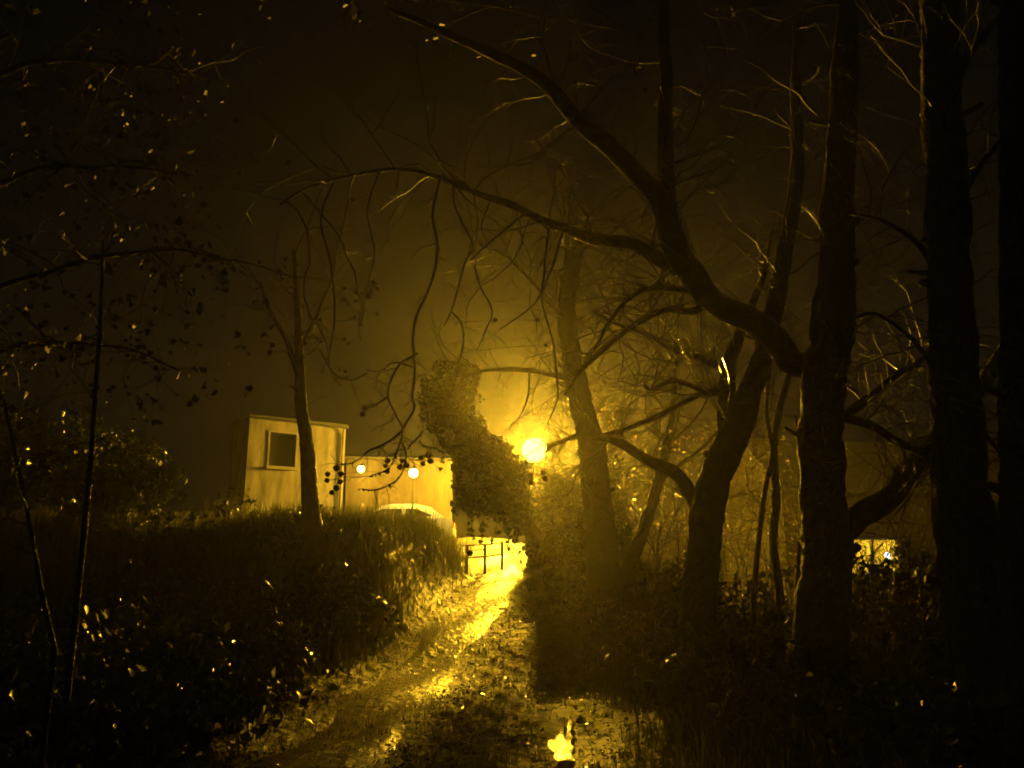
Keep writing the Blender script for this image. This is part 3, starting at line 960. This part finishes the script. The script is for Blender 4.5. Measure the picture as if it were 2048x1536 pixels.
def fill_blobs(blobs, per_m2, rs=rng, thick=0.35, lumpy=0.28):
    """leaf centres in a ragged shell of each blob (cx,cy,cz,rx,ry,rz)"""
    out = []
    for (cx_, cy_, cz_, rx, ry, rz) in blobs:
        area = 4 * math.pi * ((rx * ry) ** 1.6 / 3 + (rx * rz) ** 1.6 / 3 + (ry * rz) ** 1.6 / 3) ** (1 / 1.6)
        n_ = int(area * per_m2)
        d_ = rs.normal(size=(n_, 3)); d_ /= np.linalg.norm(d_, axis=1)[:, None]
        k = 1 + lumpy * np.sin(d_[:, 0] * 5 + cx_ * 7) * np.cos(d_[:, 2] * 6 + cz_ * 5) + lumpy * 0.5 * np.sin(11 * d_[:, 1] + 9 * d_[:, 0])
        rr = k * (1 - thick * rs.random(n_) ** 1.3) + rs.exponential(0.085, n_)
        out.append(np.array([cx_, cy_, cz_]) + d_ * rr[:, None] * np.array([rx, ry, rz]))
    return np.concatenate(out)


def ragged(bl, k, seed):
    rnd = random.Random(seed)
    out_ = list(bl)
    for (cx_, cy_, cz_, rx, ry, rz) in bl:
        for q in range(k):
            a = Vector((rnd.gauss(0, 1), rnd.gauss(0, 0.7), rnd.gauss(0, 1))).normalized()
            f_ = rnd.uniform(0.16, 0.4)
            out_.append((cx_ + a.x * rx * 0.95, cy_ + a.y * ry * 0.95, cz_ + a.z * rz * 0.95, rx * f_, ry * f_, rz * f_ * rnd.uniform(0.7, 1.6)))
    return out_


def blob(px, py, r, Yd, ry=None, sq=1.0):
    c = P(px, py, Yd)
    rr = r * pxm(Yd)
    return (c.x, c.y, c.z, rr, (ry or rr), rr * sq)


# young beeches behind the lamp that keep their dead leaves: they catch the lamp's light
def beech(x, y, h, r, n_leaf, seed, label):
    rnd = random.Random(seed); rs = np.random.default_rng(seed)
    z = gz(x, y)
    t = thing('beech_tree', label, 'tree', (x, y, z), 'young beeches behind the lamp')
    pts = [Vector((x + rnd.gauss(0, 0.06) * k, y + rnd.gauss(0, 0.06) * k, z - 0.15 + (h * 0.9 + 0.15) * k / 7)) for k in range(8)]
    MB().tube(pts, [0.07 * (1 - k / 8.5) for k in range(8)], 8).build('trunk', 'bark', t, True)
    mb = MB(); cs = []
    for k in range(46):
        u = rnd.uniform(0.08, 0.98)
        b0 = pts[int(u * 7)].lerp(pts[min(int(u * 7) + 1, 7)], u * 7 - int(u * 7))
        a = rnd.uniform(0, 6.28)
        n0 = len(mb.v)
        twig_grow(mb, b0, Vector((math.cos(a), math.sin(a), rnd.uniform(0.1, 0.9))), r * (1.15 - 0.6 * u) * rnd.uniform(0.7, 1.2), 0.012, 2, rnd, -0.02, 4, 0.25, 6)
        vs = mb.v[n0:]
        for q in range(n_leaf):
            w = rnd.choice(vs)
            cs.append((w[0] + rnd.gauss(0, .06), w[1] + rnd.gauss(0, .06), w[2] + rnd.gauss(0, .06)))
    mb.build('twigs', 'twig', t, True, 'stuff')
    v, f = leaf_cloud(np.array(cs), 0.075, rs=rs)
    np_mesh('foliage', v, f, 'beech', t, kind='stuff')


for k, (x, y, h, r, nl) in enumerate([(2.6, 26.6, 6.5, 1.7, 7), (4.6, 25.6, 5.5, 1.8, 10), (6.4, 26.0, 6.0, 1.9, 12), (8.4, 26.6, 6.2, 1.9, 12), (10.4, 28.2, 6.6, 1.9, 12), (3.6, 28.6, 7.6, 2.0, 6), (7.2, 29.4, 7.4, 2.0, 8)]):
    beech(x, y, h, r, nl, 500 + k, 'slender young beech with a few dead leaves in the golden mist behind the lamp')

IY = 17.3
ivy = thing('ivy_covered_tree', 'leaning broken tree smothered in dark ivy, hooked over the path in front of the lamp', 'tree', (1.3, IY, gz(1.3, IY)))
stem = [(1190, 1230, 60), (1150, 1145, 56), (1080, 1078, 50), (1018, 998, 48), (975, 920, 44), (940, 860, 40), (915, 800, 36), (905, 755, 30), (925, 735, 20)]
lp, lr = branch(stem, IY, IY - 0.1, seed=50, wscale=0.5)
MB().tube(lp, lr, 10).build('trunk', 'bark', ivy, True)
bl = [blob(x, y, r, IY, sq=s) for x, y, r, s in [
    (903, 775, 44, 1.0), (880, 800, 36, 1.1), (930, 748, 26, 0.8), (900, 830, 40, 1.0), (925, 868, 36, 1.0), (948, 900, 42, 1.0), (985, 925, 44, 1.0),
    (955, 945, 40, 1.2), (945, 985, 32, 1.1), (1000, 975, 50, 1.0), (985, 1008, 34, 0.7), (1032, 1036, 27, 0.9), (1030, 1002, 24, 1.0), (1088, 1096, 26, 0.8), (1118, 1105, 46, 0.9), (1150, 1155, 52, 1.0), (1175, 1210, 55, 0.9)]]
cen = fill_blobs(ragged(bl, 5, 1), 470)
v, f = leaf_cloud(cen, 0.085)
np_mesh('ivy_foliage', v, f, 'ivy', ivy, kind='stuff')
# ragged hanging strands of ivy
st = MB(); sc_ = []
rs2 = random.Random(77)
for k in range(46):
    x0, y0 = rs2.choice([(918, 960), (925, 1005), (960, 1025), (1000, 1035), (1030, 1055), (870, 830), (945, 880), (920, 905)])
    x0 += rs2.uniform(-22, 22)
    ln = rs2.uniform(15, 75)
    Yd = IY + rs2.uniform(-0.5, 0.5)
    a, b_ = P(x0, y0, Yd), P(x0 + rs2.uniform(-14, 14), y0 + ln, Yd)
    mid = (a + b_) / 2 + Vector((rs2.uniform(-.05, .05), 0, 0))
    st.tube([a, mid, b_], [0.006, 0.005, 0.003], 4, False)
    for q in range(int(ln / 4)):
        t = rs2.random()
        w = a.lerp(b_, t)
        sc_.append((w.x + rs2.gauss(0, .03), w.y + rs2.gauss(0, .03), w.z))
st.build('hanging_stems', 'twig', ivy, kind='stuff')
v, f = leaf_cloud(np.array(sc_), 0.075)
np_mesh('strand_foliage', v, f, 'ivy', ivy, kind='stuff')

# ivy bush round the foot of the bent tree
BY = 22.5
iv2 = thing('ivy_bush', 'big dark ivy bush wrapped round the foot of the bent tree', 'bush', (1.8, BY, gz(1.8, BY)))
bl = [blob(x, y, r, BY, sq=s) for x, y, r, s in [
    (1085, 1045, 40, 1.0), (1095, 1010, 32, 0.8), (1112, 990, 26, 0.8), (1095, 960, 13, 1.2), (1100, 970, 15, 1.2), (1112, 968, 20, 0.9), (1132, 972, 22, 0.9), (1140, 1000, 36, 0.8), (1115, 1050, 60, 0.9), (1165, 1030, 52, 0.9), (1212, 1010, 34, 1.2), (1205, 1070, 55, 1.0), (1140, 1110, 70, 0.9), (1210, 1140, 62, 1.0), (1110, 1160, 44, 1.0), (1165, 1180, 75, 0.9), (1235, 1200, 60, 1.0),
    (1100, 1095, 40, 0.8), (1225, 950, 14, 1.6)]]
cen = fill_blobs(ragged([q for q in bl if q[3] > 0.26], 3, 2) + [q for q in bl if q[3] <= 0.26], 400)
extra = np.array([P(R.gauss(1222, 14), R.uniform(910, 1010), BY - 0.9 + R.uniform(-.3, .3))[:] for _ in range(260)])
v, f = leaf_cloud(np.concatenate([cen, extra]), 0.09)
np_mesh('foliage', v, f, 'ivy', iv2, kind='stuff')
mb = MB()
for k in range(14):
    a = Vector((1.8 + R.uniform(-.5, .5), BY + R.uniform(-.4, .4), gz(1.8, BY) - 0.3))
    b_ = P(R.uniform(1100, 1230), R.uniform(1020, 1120), BY)
    mb.tube([a, (a + b_) / 2 + Vector((R.uniform(-.2, .2), 0, .1)), b_], [0.03, 0.02, 0.008], 5, False)
mb.build('stems', 'twig', iv2, kind='stuff')

# brambles low on the right and left, dark undergrowth
def bramble(x, y, rx, ry, h, n_leaf, seed, label, group):
    rs = np.random.default_rng(seed); rnd = random.Random(seed)
    z = gz(x, y)
    t = thing('bramble_bush', label, 'bush', (x, y, z), group)
    mb = MB(); cs = []
    for k in range(int(10 + 10 * rx)):
        a = rnd.uniform(0, 6.28); r0 = math.sqrt(rnd.random()) * 0.8
        b0 = Vector((x + math.cos(a) * rx * r0, y + math.sin(a) * ry * r0, 0)); b0.z = gz(b0.x, b0.y) - 0.04
        a2 = rnd.uniform(0, 6.28); ln = rnd.uniform(0.5, 1.0)
        b1 = b0 + Vector((math.cos(a2) * 0.3 * ln, math.sin(a2) * 0.3 * ln, h * rnd.uniform(0.6, 1.1)))
        b2 = b0 + Vector((math.cos(a2) * 0.95 * ln, math.sin(a2) * 0.95 * ln, h * rnd.uniform(0.25, 0.7)))
        pts = [Vector(q) for q in smooth_path([b0, b1, b2], 5)]
        mb.tube(pts, [0.008 * (1 - 0.07 * i) for i in range(len(pts))], 4, False)
        for q in range(n_leaf):
            w = pts[rnd.randrange(2, len(pts))]
            cs.append((w.x + rnd.gauss(0, .08), w.y + rnd.gauss(0, .08), w.z + rnd.gauss(0, .07)))
    mb.build('canes', 'twig', t, kind='stuff')
    v, f = leaf_cloud(np.array(cs), 0.085, rs=rs)
    np_mesh('foliage', v, f, 'ivy', t, kind='stuff')


RIGHT_LABELS = ['low dark bramble bush sprawling in front of the plane tree trunk', 'low dark bramble bush in front of the tall straight trunk', 'low dark bramble bush just before the forked tree',
                'low dark bramble bush between the forked tree and the plane tree', 'dark bramble bush behind the tall straight trunk', 'dark bramble bush behind the forked tree, towards the big ivy bush',
                'dark bramble bush behind the forked tree, beside the glinting sapling stem', 'dark bramble bush hugging the front of the big ivy bush', 'tall dark bramble bush between the straight trunk and the broad black trunk',
                'dark bramble bush at the foot of the thin leaning tree', 'tall dark bramble bush behind the crooked sapling stem']
for k, (x, y, rx, ry, h) in enumerate([(2.6, 6.4, 1.1, 0.9, 0.75), (4.2, 7.2, 1.3, 1.0, 0.9), (1.9, 9.0, 1.0, 1.0, 0.8), (3.4, 9.6, 1.2, 1.0, 0.9), (5.3, 9.3, 1.2, 1.0, 1.1), (2.3, 12.2, 1.0, 1.2, 0.9), (3.6, 13.2, 1.0, 1.0, 1.0),
                                     (1.6, 14.8, 0.8, 1.0, 0.8), (6.6, 11.0, 1.3, 1.2, 1.2), (2.9, 15.6, 0.9, 0.9, 1.1), (4.3, 14.6, 1.0, 1.0, 1.2)]):
    bramble(x, y, rx, ry, h, 26, 200 + k, RIGHT_LABELS[k], 'brambles in the shadow right of the path')
for k, (x, y, rx, ry, h) in enumerate([(-5.2, 8.4, 1.3, 1.0, 0.8), (-4.0, 11.6, 1.2, 1.0, 0.8), (-6.8, 11.6, 1.4, 1.2, 1.0), (-6.2, 15.4, 1.4, 1.1, 0.9), (-3.95, 14.9, 0.5, 0.5, 0.8), (-3.1, 12.5, 0.7, 0.5, 1.05), (-4.3, 12.2, 0.8, 0.6, 1.25), (-5.5, 12.3, 0.9, 0.6, 1.3), (-2.75, 13.6, 0.5, 0.5, 0.9), (-3.4, 8.8, 0.8, 0.6, 0.95), (-4.7, 8.9, 0.9, 0.6, 1.05), (-3.0, 10.4, 0.6, 0.5, 0.8), (-3.15, 6.7, 0.7, 0.5, 0.6), (-2.75, 8.0, 0.4, 0.4, 0.55)]):
    lab = ['dark bramble bush at the foot of the tall thin sapling', 'dark bramble bush at the bottom of the grassy bank below the hut', 'dark bramble bush on the low ground below the evergreen bushes', 'dark bramble bush on the bank between the slim tree and the evergreen bushes', 'small dark bush at the foot of the slim tree by the hut', 'dark bramble bush at the path edge below the slim tree', 'tall bramble bush below the slim tree', 'widest tall bramble bush at the foot of the bank', 'small bramble bush high on the shoulder of the path', 'dark bramble bush close beside the path, farthest below the bank', 'dark bramble bush between the thin saplings and the path', 'small dark bramble bush at the bend of the path', 'low flat bramble bush spreading at the edge of the path', 'smallest bramble bush squeezed against the path'][k]
    bramble(x, y, rx, ry, h, 18 if k < 5 else 40, 230 + k, lab, 'brambles on the bank')

for k, (x, y, h) in enumerate([(4.75, 10.7, 1.55), (5.35, 11.2, 1.7), (5.9, 11.9, 1.6)]):
    bramble(x, y, 0.75, 0.5, h, 20, 250 + k, 'ragged bramble bush breaking up the view of the glowing house window', 'ragged brambles before the window')


def evergreen(x, y, h, r, seed, label):
    rs = np.random.default_rng(seed); rnd = random.Random(seed)
    z = gz(x, y)
    t = thing('evergreen_bush', label, 'bush', (x, y, z), 'evergreen bushes left of the hut')
    mb = MB()
    for k in range(7):
        a = rnd.uniform(0, 6.28)
        mb.tube([(x, y, z - 0.1), (x + math.cos(a) * r * .3, y + math.sin(a) * r * .3, z + h * .4), (x + math.cos(a) * r * .7, y + math.sin(a) * r * .7, z + h * .8)], [0.035, 0.022, 0.008], 5, False)
    mb.build('stems', 'twig', t, kind='stuff')
    bl = [(x + rnd.gauss(0, r * .45), y + rnd.gauss(0, r * .35), z + h * rnd.uniform(.3, .8), r * rnd.uniform(.35, .6), r * rnd.uniform(.35, .6), h * rnd.uniform(.16, .3)) for _ in range(9)]
    v, f = leaf_cloud(fill_blobs(bl, 150, rs), 0.11, rs=rs)
    np_mesh('foliage', v, f, 'ivy', t, kind='stuff')


for k, (x, y, h, r) in enumerate([(-9.6, 19.0, 2.3, 1.3), (-11.6, 20.0, 2.8, 1.5), (-8.0, 16.6, 1.3, 0.9), (-10.4, 16.4, 1.6, 1.1)]):
    evergreen(x, y, h, r, 700 + k, ['dark evergreen bush on the bank closest to the hut', 'tallest dark evergreen bush on the bank', 'small low evergreen bush in front of the taller evergreens', 'low wide evergreen bush in front of the tallest evergreen'][k])

# old oak standing beside the photographer's left, its boughs and withered leaves hanging over
rk = random.Random(44)
ox, oy = -6.6, 8.0
oak = thing('oak_tree', 'dark oak whose boughs of withered leaves overhang the bank before the hut', 'tree', (ox, oy, gz(ox, oy)))
tp = [Vector((ox + 0.1 * math.sin(k), oy + 0.08 * math.cos(2 * k), gz(ox, oy) - 0.2 + k * 0.82)) for k in range(11)]
MB().bark(tp, [0.30 * (1 - 0.07 * k) for k in range(11)], 24, 5, 0.06, 0.1).build('trunk', 'bark', oak, True)
boughs = [([(-140, 420, 40), (60, 350, 28), (230, 330, 16), (380, 350, 6)], 8.0, 8.4),
          ([(-160, 180, 44), (80, 130, 30), (280, 130, 18), (460, 170, 6)], 8.0, 8.8),
          ([(-140, 640, 34), (90, 540, 26), (300, 500, 18), (470, 520, 10), (600, 560, 5)], 8.0, 9.0),
          ([(-160, 0, 40), (200, -60, 32), (560, -50, 24), (900, 0, 14), (1240, 60, 6)], 8.0, 8.4),
          ([(-120, 760, 26), (60, 690, 20), (220, 690, 13), (360, 740, 6)], 8.0, 8.6)]
lf = []
tw = MB()
for k, (pts, ya, yb) in enumerate(boughs):
    lp, lr = branch(pts, ya, yb, sub=8, wob=0.3, seed=60 + k, wscale=0.4)
    st0 = Vector((ox, oy, lp[0].z - 0.5))
    MB().bark([st0] + lp, [lr[0]] + lr, 12, 70 + k, 0.06, 0.09).build('bough', 'bark', oak, True)
    for q in range(34):
        i = rk.randrange(len(lp) // 8, len(lp) - 1)
        n0 = len(tw.v)
        twig_grow(tw, lp[i], Vector((rk.gauss(0, 1), rk.gauss(0, 0.8), rk.gauss(-0.1, 0.8))), rk.uniform(0.5, 1.3), min(0.012, lr[i] * 0.6), 2, rk, 0.03, 3, 0.4, 5)
        vs = tw.v[n0:]
        for e_ in range(rk.randrange(2, 20)):
            w = rk.choice(vs)
            lf.append((w[0] + rk.gauss(0, .05), w[1] + rk.gauss(0, .05), w[2] + rk.gauss(-.02, .05)))
tw.build('twigs', 'bark', oak, True, 'stuff')
v, f = leaf_cloud(np.array(lf), 0.062)
np_mesh('foliage', v, f, 'oak', oak, kind='stuff')

# ------------------------------------------------------------------ grass and fallen leaves
def grass(name, n_, xr, yr, hmin, hmax, dens, seed, label, wid=0.006, lean=0.35):
    rs = np.random.default_rng(seed)
    x = rs.uniform(*xr, n_); y = rs.uniform(*yr, n_)
    keep = rs.random(n_) < dens(x, y)
    x, y = x[keep], y[keep]
    # gather in tufts
    x += 0.12 * np.sin(13 * x + 7 * y); y += 0.12 * np.cos(11 * y - 5 * x)
    z = ground_z(x, y)
    k = len(x)
    h = rs.uniform(hmin, hmax, k) * (0.75 + 0.35 * np.sin(1.3 * x + 0.4) * np.cos(1.1 * y))
    a = rs.uniform(0, 2 * np.pi, k)
    ln = np.abs(rs.normal(0, lean, k)) * h
    dx, dy = np.cos(a) * ln, np.sin(a) * ln
    b_ = rs.uniform(0, 2 * np.pi, k)
    wx, wy = np.cos(b_) * wid, np.sin(b_) * wid
    base = np.stack([x, y, z - 0.02], 1)
    w = np.stack([wx, wy, 0 * wx], 1)
    m1 = base + np.stack([dx * .3, dy * .3, h * .55], 1)
    tip = base + np.stack([dx * 1.25, dy * 1.25, h * (1 - 0.35 * np.minimum(ln / h, 1.2))], 1)
    v = np.stack([base - w, base + w, m1 + w * .8, m1 - w * .8, tip], 1).reshape(-1, 3)
    i5 = np.arange(k)[:, None] * 5
    f = np.concatenate([i5 + np.array([[0, 1, 2]]), i5 + np.array([[0, 2, 3]]), i5 + np.array([[3, 2, 4]])], 0)
    o = np_mesh(name, v, f, 'grass', kind='stuff')
    return tag(o, label, 'grass')


def off_path(x, y, w0=0.5, w1=1.1):
    return sstep(w0, w1, np.abs(x - path_x(y)))


def edge(x, y):
    d_ = np.hypot((x - PUD[0]) / 0.17, (y - PUD[1]) / 1.1)
    return sstep(0.8, 1.2, d_)


grass('tall_grass', 95000, (-12, 1.2), (9.0, 27.0), 0.28, 0.62, lambda x, y: off_path(x, y, 0.7, 1.7) * (x < path_x(y)) * sstep(11.0, 12.5, y), 301, 'long wet tangled grass covering the bank below the hut', 0.007)
grass('short_grass', 110000, (-8, 4.5), (3.5, 21.0), 0.05, 0.16, lambda x, y: (0.18 + 0.8 * off_path(x, y, 0.35, 1.0)) * edge(x, y), 302, 'short wet grass on the ground beside the path', 0.004, 0.6)
grass('rough_grass', 42000, (1.0, 16), (4.5, 34.0), 0.2, 0.6, lambda x, y: off_path(x, y, 1.0, 2.0), 303, 'rough dark grass among the trunks right of the path', 0.006)


grass('tall_weeds', 5200, (-7.5, -1.3), (18.5, 24.5), 0.55, 1.15, lambda x, y: 0.35 + 0.65 * (np.sin(2.1 * x) * np.cos(1.7 * y) > 0), 304, 'tall dead weed stalks standing on the bank before the parked car', 0.006, 0.25)


def fallen(n_, seed):
    rs = np.random.default_rng(seed)
    y = 3.5 + 17 * rs.random(n_) ** 1.3
    x = path_x(y) + rs.normal(0.2, 1.9, n_)
    keep = (edge(x, y) > 0.5) & (x > -8) & (x < 6)
    x, y = x[keep], y[keep]
    z = ground_z(x, y) + 0.02 + 0.05 * rs.random(len(x))
    k = len(x)
    a = rs.uniform(0, 2 * np.pi, k)
    s = rs.uniform(0.008, 0.028, k) * (0.6 + 0.4 * sstep(0.2, 0.9, np.abs(x - path_x(y))))
    tx, ty = rs.normal(0, 0.30, k), rs.normal(0, 0.30, k)
    t1 = np.stack([np.cos(a), np.sin(a), tx], 1); t2 = np.stack([-np.sin(a), np.cos(a), ty], 1)
    c = np.stack([x, y, z], 1); up = np.array([0, 0, 1.0])
    cur = rs.uniform(-0.25, 0.45, k)[:, None]
    S = s[:, None]
    v = np.stack([c - t1 * S, c - t1 * S * .1 + t2 * S * .75 + up * S * cur, c + t1 * S * 1.1 + up * S * .15, c - t1 * S * .1 - t2 * S * .75 + up * S * cur], 1).reshape(-1, 3)
    i4 = np.arange(k)[:, None] * 4
    f = np.concatenate([i4 + np.array([[0, 1, 2]]), i4 + np.array([[0, 2, 3]])], 0)
    o = np_mesh('fallen_leaves', v, f, 'litter', kind='stuff')
    tag(o, 'wet fallen leaves glinting along the path', 'leaves')


fallen(16000, 401)

# ------------------------------------------------------------------ rain drops hanging from the wet twigs
def drops(parent, pts_r, n_, seed, rmin=0.0026, rmax=0.005):
    rnd = random.Random(seed)
    mb = MB()
    for k in range(n_):
        p, r = rnd.choice(pts_r)
        rd = rnd.uniform(rmin, rmax)
        c = Vector(p) + Vector((rnd.uniform(-.01, .01), rnd.uniform(-.01, .01), -r - rd * 0.5))
        mb.lathe(c, [(rd * .15, -rd * 1.1), (rd * .75, -rd * .75), (rd, 0), (rd * .7, rd * .8), (rd * .15, rd * 1.4)], 8)
    mb.build('rain_drops', 'drop', parent, True, 'stuff')


drops(plane, [(q, 0.004) for q in HANG_PTS], 520, 801, 0.003, 0.0065)
for ob in [o for o in C.objects if o.type == 'EMPTY' and o.get('category') in ('tree', 'shrub')]:
    tw = [c for c in ob.children if c.name.split('.')[0] in ('twigs', 'stem', 'limb', 'trunk')]
    vs = []
    for c in tw:
        step = max(1, len(c.data.vertices) // 400)
        if c.name.startswith(('trunk', 'limb')) and ob.name.split('.')[0] not in ('sapling',):
            continue
        vs += [(v.co.copy(), 0.0) for v in list(c.data.vertices)[::step]]
    if vs:
        far = ob.location.y
        drops(ob, vs, 60 if far > 9 else 45, hash(ob.name) % 9973 if False else len(ob.name) * 31 + len(vs), 0.003 if far < 9 else 0.005, 0.005 if far < 9 else 0.009)

# ------------------------------------------------------------------ the misty air
mh = bpy.data.materials.new('night_mist')
mh.use_nodes = True
nt = mh.node_tree
nt.nodes.remove(nt.nodes['Principled BSDF'])
pv_ = nt.nodes.new('ShaderNodeVolumePrincipled')
pv_.inputs['Color'].default_value = (0.93, 0.93, 0.93, 1)
pv_.inputs['Density'].default_value = HAZE_DENSITY
pv_.inputs['Anisotropy'].default_value = HAZE_G
nt.links.new(pv_.outputs[0], nt.nodes['Material Output'].inputs['Volume'])
mh.cycles.homogeneous_volume = True
mb = MB().box((0, 60, 3.0), (236, 196, 12.6))
hz = mb.build('haze', mh)
hz['kind'] = 'stuff'
